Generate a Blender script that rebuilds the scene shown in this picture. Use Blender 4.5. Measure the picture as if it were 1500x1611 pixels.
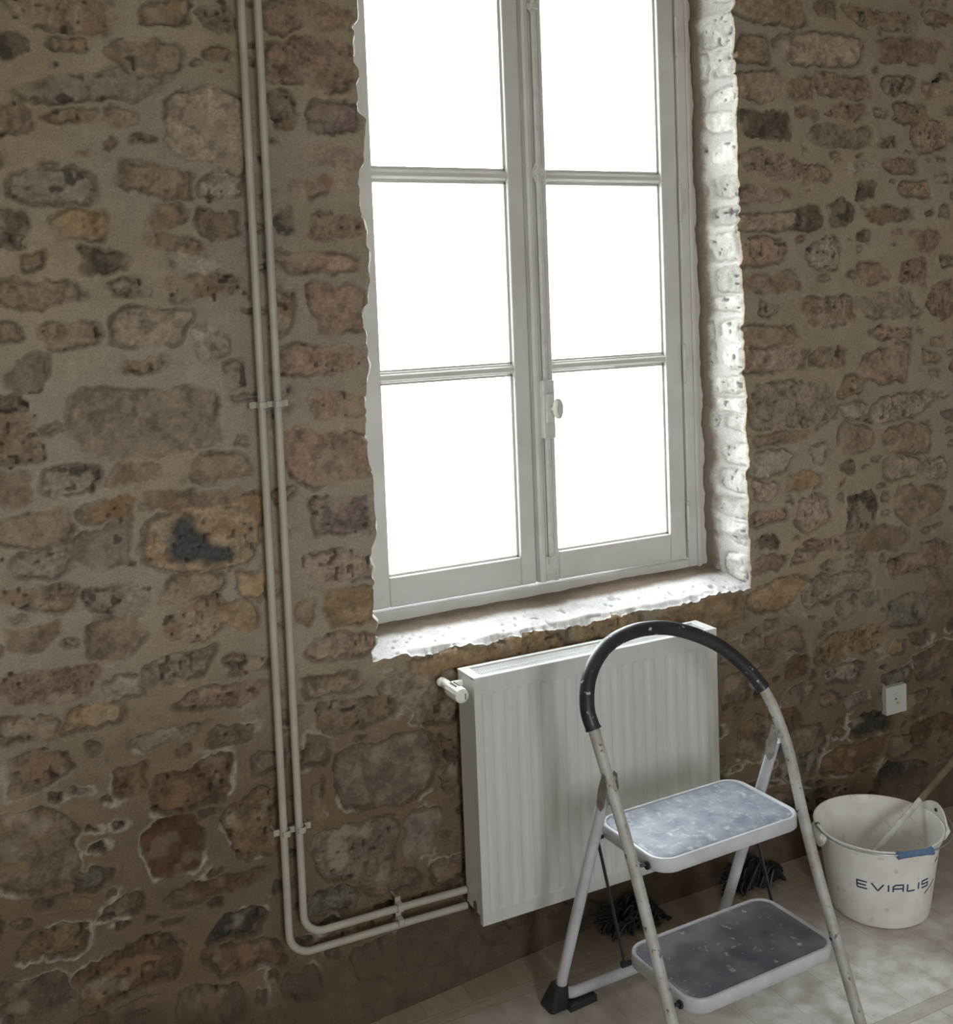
import bpy, bmesh, math, random
import numpy as np
from mathutils import Vector, Matrix

S = bpy.context.scene
COL = S.collection
for o in list(bpy.data.objects):
    bpy.data.objects.remove(o)

# ------------------------------------------------------------------ camera
YAW, PITCH, ROLL = 0.4646, -0.0669, -0.0383
fw = Vector((math.sin(YAW)*math.cos(PITCH), math.cos(YAW)*math.cos(PITCH), math.sin(PITCH)))
rt = Vector((math.cos(YAW), -math.sin(YAW), 0)); up = rt.cross(fw)
rt2 = rt*math.cos(ROLL) + up*math.sin(ROLL)
up2 = -rt*math.sin(ROLL) + up*math.cos(ROLL)
cd = bpy.data.cameras.new('camera'); cam = bpy.data.objects.new('camera', cd); COL.objects.link(cam)
M = Matrix.Identity(4)
for i in range(3):
    M[i][0] = rt2[i]; M[i][1] = up2[i]; M[i][2] = -fw[i]
M.translation = Vector((0, -2.4033, 1.6369))
cam.matrix_world = M
cd.sensor_fit = 'HORIZONTAL'; cd.sensor_width = 36.0
cd.lens = 1742.3/1500*36.0
cd.shift_x = -(753.8-750)/1500; cd.shift_y = (592.64-805.5)/1500
cd.clip_start = 0.05
S.camera = cam

# ------------------------------------------------------------------ daylight and exposure
S.view_settings.view_transform = 'Standard'
S.view_settings.look = 'None'
S.view_settings.gamma = 1.0
S.view_settings.use_curve_mapping = False
S.view_settings.exposure = 0.13
S.cycles.use_denoising = True
try: S.cycles.denoiser = 'OPENIMAGEDENOISE'
except Exception: pass
S.cycles.max_bounces = 7; S.cycles.diffuse_bounces = 5; S.cycles.glossy_bounces = 3
S.cycles.transparent_max_bounces = 8; S.cycles.transmission_bounces = 4
S.cycles.caustics_reflective = False; S.cycles.caustics_refractive = False
S.cycles.use_adaptive_sampling = True; S.cycles.adaptive_threshold = 0.02
S.cycles.sample_clamp_indirect = 6.0

SKY = 20.0
w = bpy.data.worlds.new('overcast_sky'); S.world = w; w.use_nodes = True
nt = w.node_tree; nt.nodes.clear()
out = nt.nodes.new('ShaderNodeOutputWorld'); bg = nt.nodes.new('ShaderNodeBackground')
tc = nt.nodes.new('ShaderNodeTexCoord'); sx = nt.nodes.new('ShaderNodeSeparateXYZ')
rp = nt.nodes.new('ShaderNodeValToRGB')
mp = nt.nodes.new('ShaderNodeMapRange')
mp.inputs['From Min'].default_value = -1; mp.inputs['From Max'].default_value = 1
nt.links.new(tc.outputs['Generated'], sx.inputs[0]); nt.links.new(sx.outputs['Z'], mp.inputs['Value'])
nt.links.new(mp.outputs['Result'], rp.inputs['Fac'])
rp.color_ramp.elements[0].position = 0.44; rp.color_ramp.elements[0].color = (0.34, 0.34, 0.33, 1)
rp.color_ramp.elements[1].position = 0.52; rp.color_ramp.elements[1].color = (0.90, 0.95, 1.0, 1)
nt.links.new(rp.outputs[0], bg.inputs['Color']); bg.inputs['Strength'].default_value = SKY
nt.links.new(bg.outputs[0], out.inputs[0])

def portal(name, loc, rot, sx_, sy_):
    l = bpy.data.lights.new(name, 'AREA'); l.shape = 'RECTANGLE'; l.size = sx_; l.size_y = sy_
    l.cycles.is_portal = True
    o = bpy.data.objects.new(name, l); COL.objects.link(o); o.location = loc; o.rotation_euler = rot
PI = math.pi
portal('sky_portal_front', (1.455, 0.555, 1.72), (-PI/2, 0, 0), 1.04, 1.80)      # faces -Y, into the room
REAR = [(-0.2, 0.6)]       # unseen opening added in the back wall for fill light (x range)
RZ0, RZ1, YB = 1.0, 2.5, -5.0
for a, b in REAR:
    portal('sky_portal_added_rear', ((a+b)/2, YB-0.02, (RZ0+RZ1)/2), (PI/2, 0, 0), b-a, RZ1-RZ0)   # faces +Y

# ------------------------------------------------------------------ helpers
def mat(name, color, rough=0.6, metal=0.0, spec=0.5):
    m = bpy.data.materials.new(name); m.use_nodes = True
    b = m.node_tree.nodes['Principled BSDF']
    b.inputs['Base Color'].default_value = (*color, 1); b.inputs['Roughness'].default_value = rough
    b.inputs['Metallic'].default_value = metal
    b.inputs['Specular IOR Level'].default_value = spec
    return m

def noise_mat(name, c1, c2, scale=8.0, rough=0.6, lo=0.4, hi=0.65, bump=0.0, bscale=60.0, bdist=0.002,
              c3=None, s3=40.0, lo3=0.62, hi3=0.7, metal=0.0, spec=0.4, detail=6.0, stretch=(1, 1, 1), coord='Object'):
    m = mat(name, c1, rough, metal, spec); n = m.node_tree; L = n.links
    b = n.nodes['Principled BSDF']
    t = n.nodes.new('ShaderNodeTexCoord'); mpn = n.nodes.new('ShaderNodeMapping'); mpn.inputs['Scale'].default_value = stretch
    L.new(t.outputs[coord], mpn.inputs[0])
    def band(sc, a, b_, seed):
        q = n.nodes.new('ShaderNodeTexNoise'); q.noise_dimensions = '4D'; q.inputs['W'].default_value = seed
        q.inputs['Scale'].default_value = sc; q.inputs['Detail'].default_value = detail
        L.new(mpn.outputs[0], q.inputs['Vector'])
        r = n.nodes.new('ShaderNodeMapRange'); r.inputs['From Min'].default_value = a; r.inputs['From Max'].default_value = b_
        L.new(q.outputs[0], r.inputs['Value']); return r.outputs['Result']
    mx = n.nodes.new('ShaderNodeMix'); mx.data_type = 'RGBA'
    mx.inputs[6].default_value = (*c1, 1); mx.inputs[7].default_value = (*c2, 1)
    L.new(band(scale, lo, hi, 1.3), mx.inputs[0]); last = mx.outputs[2]
    if c3:
        m3 = n.nodes.new('ShaderNodeMix'); m3.data_type = 'RGBA'; m3.inputs[7].default_value = (*c3, 1)
        L.new(last, m3.inputs[6]); L.new(band(s3, lo3, hi3, 7.7), m3.inputs[0]); last = m3.outputs[2]
    L.new(last, b.inputs['Base Color'])
    if bump:
        q = n.nodes.new('ShaderNodeTexNoise'); q.inputs['Scale'].default_value = bscale; q.inputs['Detail'].default_value = 5
        L.new(t.outputs[coord], q.inputs['Vector'])
        bp = n.nodes.new('ShaderNodeBump'); bp.inputs['Strength'].default_value = bump; bp.inputs['Distance'].default_value = bdist
        L.new(q.outputs[0], bp.inputs['Height']); L.new(bp.outputs[0], b.inputs['Normal'])
    return m

def empty(name, loc, label, cat, group=None, rz=0.0, kind=None):
    o = bpy.data.objects.new(name, None); COL.objects.link(o); o.empty_display_size = 0.1
    o.location = loc; o.rotation_euler = (0, 0, rz)
    tag(o, label, cat, group, kind); bpy.context.view_layer.update()
    return o

def tag(o, label=None, cat=None, group=None, kind=None):
    if label: o['label'] = label
    if cat: o['category'] = cat
    if group: o['group'] = group
    if kind: o['kind'] = kind
    return o

def root_of(p):
    while p.parent: p = p.parent
    return p

def obj(name, bm, m, parent=None, smooth=True, bevel=0.0, local=False, auto=40, seg=2):
    """Link a bmesh as one object. Shapes are drawn in world metres unless local=True (already in the thing's own frame)."""
    if parent and not local:
        r = root_of(parent)
        bmesh.ops.transform(bm, matrix=(Matrix.Translation(r.location) @ r.rotation_euler.to_matrix().to_4x4()).inverted(), verts=bm.verts)
    bmesh.ops.recalc_face_normals(bm, faces=bm.faces)
    me = bpy.data.meshes.new(name); bm.to_mesh(me); bm.free()
    o = bpy.data.objects.new(name, me); COL.objects.link(o)
    if isinstance(m, (list, tuple)):
        for x in m: me.materials.append(x)
    else: me.materials.append(m)
    if smooth:
        for f in me.polygons: f.use_smooth = True
        try: me.set_sharp_from_angle(angle=math.radians(auto))
        except Exception: pass
    if bevel:
        md = o.modifiers.new('bevel', 'BEVEL'); md.width = bevel; md.segments = seg; md.limit_method = 'ANGLE'; md.angle_limit = math.radians(40)
        md.harden_normals = False
    if parent: o.parent = parent
    return o

def box(bm, x0, x1, y0, y1, z0, z1):
    vs = [bm.verts.new((x, y, z)) for x in (x0, x1) for y in (y0, y1) for z in (z0, z1)]
    for f in ((0, 1, 3, 2), (4, 6, 7, 5), (0, 4, 5, 1), (2, 3, 7, 6), (0, 2, 6, 4), (1, 5, 7, 3)):
        bm.faces.new([vs[i] for i in f])
    return vs

def prism(bm, pts, d, axis=0):
    """extrude polygon pts (list of 3-vectors) by vector d"""
    a = [bm.verts.new(p) for p in pts]; b = [bm.verts.new(Vector(p)+Vector(d)) for p in pts]
    n = len(a); bm.faces.new(a); bm.faces.new(b[::-1])
    for i in range(n): bm.faces.new((a[i], a[(i+1) % n], b[(i+1) % n], b[i]))

def spline(pts, n=8, closed=False):
    P = [Vector(p) for p in pts]; out = []
    N = len(P)
    for i in range(N-1 if not closed else N):
        p0 = P[max(i-1, 0)] if not closed else P[(i-1) % N]; p1 = P[i % N]; p2 = P[(i+1) % N]
        p3 = P[min(i+2, N-1)] if not closed else P[(i+2) % N]
        for k in range(n):
            t = k/n
            out.append(0.5*((2*p1)+(-p0+p2)*t+(2*p0-5*p1+4*p2-p3)*t*t+(-p0+3*p1-3*p2+p3)*t**3))
    if not closed: out.append(P[-1])
    return out

def tube(bm, pts, r, seg=16, cap=True, flat=1.0, upv=None, rfun=None):
    """sweep a circle (flattened by `flat` across upv) along pts"""
    P = [Vector(p) for p in pts]; n = len(P); rings = []
    nrm = None
    for i in range(n):
        t = (P[min(i+1, n-1)]-P[max(i-1, 0)]).normalized()
        if nrm is None:
            a = Vector(upv) if upv else (Vector((0, 0, 1)) if abs(t.z) < 0.9 else Vector((1, 0, 0)))
            nrm = (a - t*a.dot(t)).normalized()
        else:
            nrm = (nrm - t*nrm.dot(t)).normalized()
        bi = t.cross(nrm); rr = r if rfun is None else r*rfun(i/(n-1))
        rings.append([bm.verts.new(P[i] + nrm*math.cos(2*PI*k/seg)*rr + bi*math.sin(2*PI*k/seg)*rr*flat) for k in range(seg)])
    for i in range(n-1):
        for k in range(seg):
            bm.faces.new((rings[i][k], rings[i][(k+1) % seg], rings[i+1][(k+1) % seg], rings[i+1][k]))
    if cap:
        bm.faces.new(rings[0][::-1]); bm.faces.new(rings[-1])

def cyl(bm, a, b, r, seg=20, r2=None):
    tube(bm, [a, b], r, seg, rfun=(None if r2 is None else (lambda t: 1+(r2/r-1)*t)))

def ellipsoid(bm, c, rx, ry, rz, u=16, v=10):
    g = bmesh.ops.create_uvsphere(bm, u_segments=u, v_segments=v, radius=1.0)
    bmesh.ops.transform(bm, matrix=Matrix.Translation(c) @ Matrix.Diagonal((rx, ry, rz, 1)), verts=g['verts'])

def rrect(w0, w1, d0, d1, r, n=7):
    P = []
    for cx, cy, a0 in ((w1-r, d1-r, 0), (w0+r, d1-r, 90), (w0+r, d0+r, 180), (w1-r, d0+r, 270)):
        for k in range(n+1):
            a = math.radians(a0+90*k/n); P.append((cx+r*math.cos(a), cy+r*math.sin(a)))
    return P

def loft(bm, loops, close0=True, close1=True):
    R = [[bm.verts.new(p) for p in L] for L in loops]; n = len(R[0])
    for a, b in zip(R, R[1:]):
        for i in range(n): bm.faces.new((a[i], a[(i+1) % n], b[(i+1) % n], b[i]))
    if close0: bm.faces.new(R[0][::-1])
    if close1: bm.faces.new(R[-1])

# ------------------------------------------------------------------ numpy noise
def vnoise(X, Z, scale, seed):
    """smooth value noise in 0..1; scale = feature size in metres"""
    rs = np.random.RandomState(seed); T = rs.rand(256, 256).astype(np.float32)
    x = X/scale; z = Z/scale
    xi = np.floor(x).astype(np.int32); zi = np.floor(z).astype(np.int32)
    fx = (x-xi).astype(np.float32); fz = (z-zi).astype(np.float32)
    fx = fx*fx*(3-2*fx); fz = fz*fz*(3-2*fz)
    xi &= 255; zi &= 255; x1 = (xi+1) & 255; z1 = (zi+1) & 255
    return (T[zi, xi]*(1-fx)+T[zi, x1]*fx)*(1-fz) + (T[z1, xi]*(1-fx)+T[z1, x1]*fx)*fz

def fbm(X, Z, scale, seed, octv=4, gain=0.5):
    s = 0; a = 1.0; t = 0
    for k in range(octv):
        s = s + a*vnoise(X, Z, scale/2**k, seed+k*17); t += a; a *= gain
    return s/t

def sstep(a, b, x):
    t = np.clip((x-a)/(b-a), 0, 1); return t*t*(3-2*t)

# ------------------------------------------------------------------ the rubble stone wall with the window opening
# traced stones: x z halfwidth halfheight angle kind  (metres on the wall)
STONES = "0.292 2.258 0.104 0.035 0 b;0.507 2.272 0.050 0.029 0 b;0.614 2.267 0.040 0.030 0 d;0.193 2.176 0.030 0.029 0 k;0.301 2.196 0.038 0.017 0 b;0.459 2.174 0.079 0.033 3 b;0.610 2.191 0.028 0.015 0 b;0.345 2.109 0.131 0.026 5 d;0.188 2.039 0.036 0.029 0 b;0.298 2.047 0.050 0.015 0 b;0.398 2.047 0.042 0.023 0 b;0.574 2.034 0.088 0.076 -13 w;0.259 1.904 0.083 0.038 -5 g;0.468 1.918 0.075 0.033 -7 b;0.602 1.909 0.046 0.026 0 p;0.177 1.819 0.033 0.038 0 k;0.306 1.822 0.057 0.031 0 o;0.479 1.842 0.047 0.030 10 b;0.591 1.828 0.043 0.031 0 b;0.493 1.784 0.061 0.020 -11 b;0.353 1.753 0.048 0.024 0 k;0.538 1.743 0.055 0.024 -9 p;0.206 1.755 0.030 0.017 0 b;0.221 1.689 0.085 0.026 0 b;0.397 1.692 0.040 0.020 0 g;0.556 1.695 0.089 0.025 0 b;0.438 1.614 0.080 0.039 0 w;0.554 1.578 0.032 0.040 0 p;0.272 1.601 0.057 0.030 0 b;0.158 1.611 0.021 0.019 0 b;0.182 1.526 0.048 0.032 0 g;0.608 1.499 0.021 0.028 0 g;0.420 1.535 0.046 0.017 0 b;0.821 2.288 0.106 0.036 0 r;0.816 2.183 0.108 0.053 2 r;0.861 2.066 0.063 0.037 0 m;0.854 1.977 0.078 0.027 -1 q;0.828 1.912 0.096 0.020 -1 q;0.861 1.823 0.067 0.032 0 r;0.812 1.741 0.103 0.021 0 r;0.852 1.636 0.067 0.054 0 r;0.808 1.522 0.104 0.029 0 r;0.745 2.075 0.029 0.042 0 b;0.739 1.828 0.029 0.030 0 g;0.722 1.634 0.022 0.042 0 b;0.841 1.416 0.070 0.033 0 r;0.812 1.297 0.110 0.069 0 r;0.836 1.159 0.071 0.041 0 m;0.824 1.044 0.088 0.037 -5 q;0.855 0.946 0.065 0.048 0 o;0.820 0.854 0.085 0.027 -7 r;0.798 0.768 0.072 0.027 0 b;0.739 0.954 0.027 0.029 0 b;0.849 0.692 0.101 0.034 -4 b;0.413 1.410 0.154 0.071 -3 w;0.163 1.399 0.043 0.058 0 b;0.149 1.464 0.029 0.029 0 k;0.562 1.300 0.078 0.028 0 b;0.254 1.302 0.057 0.033 -1 g;0.387 1.304 0.065 0.024 0 b;0.144 1.297 0.036 0.036 0 b;0.503 1.237 0.112 0.023 -4 b;0.522 1.151 0.126 0.070 0 x;0.325 1.230 0.052 0.024 0 o;0.175 1.213 0.078 0.036 -2 b;0.315 1.151 0.059 0.044 0 g;0.493 1.043 0.066 0.029 0 b;0.625 1.030 0.029 0.033 0 o;0.195 1.145 0.066 0.030 1 g;0.329 1.040 0.064 0.031 -4 d;0.179 1.071 0.073 0.026 -6 b;0.325 0.962 0.060 0.047 0 b;0.489 0.969 0.062 0.039 0 b;0.590 0.964 0.049 0.033 -1 o;0.152 0.989 0.054 0.030 0 b;0.186 0.884 0.098 0.038 -6 r;0.449 0.875 0.075 0.031 0 w;0.609 0.853 0.044 0.021 0 r;0.341 0.847 0.046 0.025 0 p;0.542 0.793 0.085 0.024 -8 r;0.274 0.801 0.064 0.024 0 o;0.551 0.701 0.052 0.021 0 b;0.144 0.799 0.054 0.026 -7 b;0.408 0.732 0.081 0.014 0 p;0.334 0.647 0.039 0.027 14 R;0.469 0.604 0.093 0.045 10 R;0.421 0.482 0.057 0.063 0 S;0.597 0.483 0.062 0.069 6 o;0.135 0.546 0.089 0.080 -2 b;0.157 0.709 0.065 0.037 9 b;0.511 0.366 0.101 0.020 3 R;0.549 0.268 0.055 0.035 -4 D;0.301 0.376 0.045 0.024 0 b;0.172 0.342 0.061 0.032 -6 o;0.313 0.231 0.106 0.053 7 R;0.567 0.188 0.085 0.031 -5 R;0.128 0.242 0.071 0.038 -2 b;0.477 0.121 0.076 0.029 -6 b;0.241 0.456 0.036 0.020 7 g;0.922 0.533 0.122 0.081 -5 w;0.746 0.493 0.014 0.049 0 q;0.836 0.358 0.105 0.070 -10 w;1.005 0.364 0.043 0.060 0 p;0.925 0.259 0.072 0.022 -4 b;0.781 0.253 0.062 0.029 -8 d;1.068 0.251 0.047 0.033 -4 b;1.060 0.652 0.059 0.028 -4 b;1.091 0.518 0.026 0.062 0 b;1.001 0.102 0.075 0.036 -6 b;0.822 0.768 0.047 0.022 0 b;0.753 0.624 0.031 0.037 0 b;0.869 0.102 0.062 0.031 -3 b;0.996 0.722 0.082 0.040 -4 w;1.099 0.767 0.109 0.030 -1 o;1.312 0.767 0.108 0.029 0 o;1.540 0.774 0.106 0.030 0 o;1.871 0.757 0.150 0.041 -1 o;1.181 0.659 0.069 0.032 0 b;2.136 2.419 0.136 0.045 0 b;2.350 2.428 0.043 0.023 0 b;2.578 2.419 0.144 0.027 0 b;2.804 2.437 0.055 0.021 0 b;2.085 2.295 0.063 0.039 0 b;2.335 2.315 0.158 0.048 2 q;2.680 2.334 0.140 0.034 2 r;2.096 2.201 0.083 0.036 0 q;2.245 2.200 0.054 0.030 0 b;2.418 2.213 0.106 0.029 0 r;2.628 2.233 0.065 0.024 0 g;2.114 2.098 0.095 0.045 0 k;2.272 2.134 0.047 0.021 0 b;2.429 2.146 0.074 0.022 0 r;2.390 2.073 0.113 0.033 0 w;2.685 2.148 0.074 0.032 0 b;2.586 2.060 0.039 0.019 0 d;2.764 2.085 0.076 0.048 0 r;2.145 1.986 0.119 0.037 0 q;2.315 1.963 0.048 0.023 0 r;2.475 1.984 0.058 0.018 0 p;2.637 1.996 0.066 0.024 0 r;2.108 1.907 0.086 0.024 0 q;2.129 1.831 0.119 0.023 0 q;2.269 1.837 0.055 0.036 0 k;2.398 1.855 0.049 0.040 0 k;2.499 1.920 0.038 0.026 0 k;2.587 1.851 0.104 0.024 0 b;2.694 1.927 0.061 0.023 0 r;2.107 1.749 0.086 0.042 0 r;2.329 1.737 0.063 0.049 0 p;2.520 1.678 0.059 0.028 0 r;2.682 1.678 0.056 0.040 0 r;2.732 1.773 0.062 0.035 0 r;2.811 1.594 0.064 0.058 0 r;2.127 1.660 0.108 0.027 0 q;2.342 1.572 0.100 0.044 0 q;2.583 1.586 0.117 0.042 0 w;2.116 1.510 0.103 0.030 0 b;2.607 1.496 0.074 0.021 0 r;2.121 1.447 0.138 0.030 0 q;2.340 1.440 0.069 0.028 0 b;2.202 1.314 0.159 0.067 0 w;2.566 1.403 0.099 0.051 0 r;2.437 1.354 0.048 0.028 0 b;2.630 1.274 0.133 0.037 0 w;2.435 1.280 0.048 0.028 0 p;2.150 1.220 0.124 0.020 0 b;2.446 1.194 0.071 0.043 0 b;2.655 1.175 0.108 0.045 0 b;2.113 1.152 0.081 0.034 0 p;2.253 1.088 0.068 0.024 0 o;2.100 1.077 0.046 0.029 0 q;2.268 0.997 0.063 0.050 9 q;2.460 0.974 0.064 0.057 0 k;2.640 1.089 0.081 0.033 0 w;2.770 1.070 0.050 0.034 0 w;2.109 0.998 0.058 0.025 0 r;2.344 0.894 0.097 0.026 0 r;2.705 0.974 0.096 0.053 0 b;2.530 0.883 0.118 0.042 0 b;2.089 0.928 0.051 0.020 0 k;2.094 0.867 0.065 0.025 0 r;2.241 0.871 0.051 0.019 0 q;2.401 0.829 0.089 0.019 0 w;2.635 0.786 0.068 0.028 0 r;2.764 0.804 0.077 0.038 -2 r;2.412 0.765 0.084 0.032 0 w;2.124 0.777 0.106 0.042 -1 o;2.287 0.761 0.062 0.043 0 w;2.659 0.644 0.099 0.050 0 g;2.784 0.685 0.057 0.070 0 b;2.421 0.583 0.132 0.044 1 o;2.197 0.551 0.041 0.028 0 R;2.381 0.497 0.072 0.027 -3 p;2.195 0.467 0.059 0.030 0 q;2.057 0.595 0.057 0.035 -4 b;2.430 0.405 0.039 0.023 0 p;2.485 0.321 0.079 0.033 -1 D;2.413 0.235 0.126 0.041 -4 R;2.764 0.242 0.102 0.047 1 R;2.133 0.395 0.067 0.047 0 R;2.240 0.325 0.057 0.044 0 b;2.610 0.131 0.107 0.044 -6 D;2.753 0.468 0.085 0.050 0 b;2.681 0.341 0.056 0.040 0 b;2.202 0.258 0.072 0.038 -5 g;2.611 0.225 0.054 0.030 -5 b;2.163 0.632 0.070 0.033 -2 b;2.016 0.373 0.047 0.055 0 b;1.975 0.528 0.046 0.045 0 b"
TINT = dict(b=(.178, .134, .092), o=(.225, .156, .088), r=(.205, .142, .102), q=(.228, .172, .130), m=(.150, .110, .094),
            g=(.160, .138, .104), d=(.168, .142, .104), k=(.112, .089, .064), w=(.208, .166, .120), p=(.232, .196, .150),
            x=(.205, .150, .095), R=(.140, .088, .055), S=(.130, .068, .040), D=(.060, .050, .040))
MORTAR = np.array((.272, .225, .165), np.float32)
RES = 0.003
X0W, X1W, ZTOP = -0.50, 3.60, 2.62
xs = np.arange(X0W, X1W+1e-6, RES); zs = np.arange(0, ZTOP+1e-6, RES)
iL = int(round((0.916-X0W)/RES)); iR = int(round((2.028-X0W)/RES)); kS = int(round(0.804/RES))
X, Z = np.meshgrid(xs, zs); X = X.astype(np.float64); Z = Z.astype(np.float64)
zr = zs
jagL = (sstep(.35, .65, vnoise(zr, zr*0, .062, 5))-.5)*.012+(fbm(zr, zr*0, 0.10, 7, 3)-.5)*0.026 + (vnoise(zr, zr*0, 0.016, 9)-.5)*0.005
jagR = (fbm(zr, zr*0, 0.070, 25, 3)-.5)*0.018 + (vnoise(zr, zr*0, 0.016, 29)-.5)*0.004
edgeL = .905+.021*np.clip((zr-.8)/1.0, 0, 1) + jagL
edgeR = 2.035-.016*np.clip((zr-.8)/1.6, 0, 1) + jagR
X += ((edgeL-xs[iL])[:, None])*np.exp(-((X-xs[iL])/.03)**2) * sstep(.70, .80, Z)
X += ((edgeR-xs[iR])[:, None])*np.exp(-((X-xs[iR])/.03)**2) * sstep(.70, .80, Z)
sillz = .798+.010*(xs-.9)/1.13 + (fbm(xs, xs*0, 0.12, 41, 3)-.5)*0.026 + (vnoise(xs, xs*0, 0.012, 43)-.5)*0.008
Z += ((sillz-zs[kS])[None, :])*np.exp(-((Z-zs[kS])/.025)**2)*sstep(.86, .93, X)*(1-sstep(2.01, 2.08, X))

wx = (fbm(X, Z, .05, 101, 3)-.5)*.034 + (vnoise(X, Z, .013, 111)-.5)*.009 + (vnoise(X, Z, .006, 112)-.5)*.004
wz = (fbm(X, Z, .05, 131, 3)-.5)*.026 + (vnoise(X, Z, .013, 141)-.5)*.008 + (vnoise(X, Z, .006, 142)-.5)*.004
H, W_ = X.shape
D = np.full((H, W_), -1.0, np.float32); ID = np.full((H, W_), -1, np.int32)
info = []
rnd = random.Random(12)

def stamp(cx, cz, a, b, ang, t, n=None, rs=None, write=True):
    R_ = max(a, b)*1.25+.03
    i0 = max(0, int((cx-R_-X0W)/RES)); i1 = min(W_, int((cx+R_-X0W)/RES)+1)
    k0 = max(0, int((cz-R_)/RES)); k1 = min(H, int((cz+R_)/RES)+1)
    if i1 <= i0 or k1 <= k0: return
    x = X[k0:k1, i0:i1]+wx[k0:k1, i0:i1]-cx; z = Z[k0:k1, i0:i1]+wz[k0:k1, i0:i1]-cz
    c, s = math.cos(ang), math.sin(ang); u = (x*c+z*s)/a; v = (-x*s+z*c)/b
    rr = rs or rnd
    n = n or rr.uniform(2.6, 5.0)
    sh = rr.uniform(-.22, .22); tp = rr.uniform(-.22, .22)
    u = u+sh*v; v = v*(1+tp*u)
    th = np.arctan2(v, u)
    mod = 1+.05*np.cos(2*th+rr.uniform(0, 6))+.05*np.cos(3*th+rr.uniform(0, 6))+.03*np.cos(5*th+rr.uniform(0, 6))
    q = (np.abs(u)**n+np.abs(v)**n)**(1/n)*mod
    d = ((1-q)*min(a, b)).astype(np.float32)
    sub = D[k0:k1, i0:i1]; m = d > sub
    sid = len(info); info.append((t, rr.random(), rr.random(), rr.random()))
    sub[m] = d[m]; ID[k0:k1, i0:i1][m & (d > -.03)] = sid

for e in STONES.split(';'):
    cx, cz, a, b, an, t = e.split()
    cx, cz, a, b, an = float(cx), float(cz), float(a), float(b), math.radians(float(an))
    stamp(cx, cz, a*1.02, b*1.04, an+rnd.uniform(-.03, .03), t)
# fill between them with smaller rubble
def clear(cx, cz, a, b, marg):
    for fx in (-1, -.6, 0, .6, 1):
        for fz in (-1, 0, 1):
            if abs(fx)+abs(fz) > 1.7: fx2, fz2 = fx*.8, fz*.8
            else: fx2, fz2 = fx, fz
            i = int((cx+fx2*(a+marg)-X0W)/RES); k = int((cz+fz2*(b+marg))/RES)
            if 0 <= i < W_ and 0 <= k < H and D[k, i] > -.004: return False
            if iL < i < iR and k > kS: return False
    return True
frnd = random.Random(77)
for (amin, amax, n_, marg) in ((.045, .085, 1600, .010), (.030, .050, 2600, .008), (.018, .032, 5000, .006), (.010, .018, 5200, .004)):
    for _ in range(n_):
        cx = frnd.uniform(X0W, X1W); cz = frnd.uniform(0.0, ZTOP+.02)
        a = frnd.uniform(amin, amax); b = a*frnd.uniform(.36, .75)
        inside = 0.15 < cx < 2.9 and cz > .16
        if inside and a > .035 and cz > .9: continue
        if clear(cx, cz, a, b, marg):
            low = cz < .62
            t = frnd.choice('bbrRogkDb' if low else ('rrqbb' if .7 < cx < .92 and cz > .8 else 'bbbrwkgpq'))
            if amax < .03 and cz > .9 and frnd.random() < .35: continue
            stamp(cx, cz, a, b, frnd.uniform(-.25, .25), t, rs=frnd)

nS = len(info)
tint = np.array([TINT[i[0]] for i in info], np.float32)
r1 = np.array([i[1] for i in info], np.float32); r2 = np.array([i[2] for i in info], np.float32)
typ = np.array([ord(i[0]) for i in info])
inS = D > 0
idc = np.clip(ID, 0, nS-1)
# how raw the pointing is: flush and smooth above, recessed stones with smeared ridges low down
raw = sstep(.95, .50, Z + (fbm(X, Z, .5, 201, 2)-.5)*.35)
n1 = fbm(X, Z, .030, 301, 4, .6); n2 = fbm(X, Z, .12, 331, 3); n3 = vnoise(X, Z, .008, 351); n4 = fbm(X, Z, .45, 361, 2)
n5 = vnoise(X, Z, .016, 371)
h = (n2-.5)*.007 + (vnoise(X, Z, .02, 401)-.5)*.0016 + (n3-.5)*.0006
prof = 1-np.exp(-np.clip(D, 0, 1)/.012)
off = (r1[idc]-.45)*.005*(1-raw) - (.004+.010*r2[idc])*raw
stoneh = off + prof*(.0020+.002*r2[idc]) + (n1-.5)*.0085 + (n3-.5)*.0022
edge_on = sstep(.42, .66, vnoise(X, Z, .055, 421)*.7+.3*r1[idc]+.06)
crack = -.0110*np.exp(-((D-.0010)/.0036)**2)*edge_on
ridge = .0032*np.exp(-((D+.005)/.0036)**2)*raw*sstep(.45, .65, vnoise(X, Z, .09, 441))
mix = sstep(-.0005, .0025, D)
hh = h*(1-mix) + (h*.5+stoneh)*mix + crack + ridge
pit = sstep(.80, .90, vnoise(X, Z, .013, 461))*inS*sstep(.5, .7, r2[idc]+.2*(typ[idc] == ord('d')))
hh -= pit*.006
# the rough base of the wall swells out a little towards the floor
swell = .085*np.clip((1.45-X)/.75, 0, 1)+.022
hh = hh*(1-.85*sstep(.12, .03, Z)) + swell*sstep(.15, .02, Z)
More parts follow.
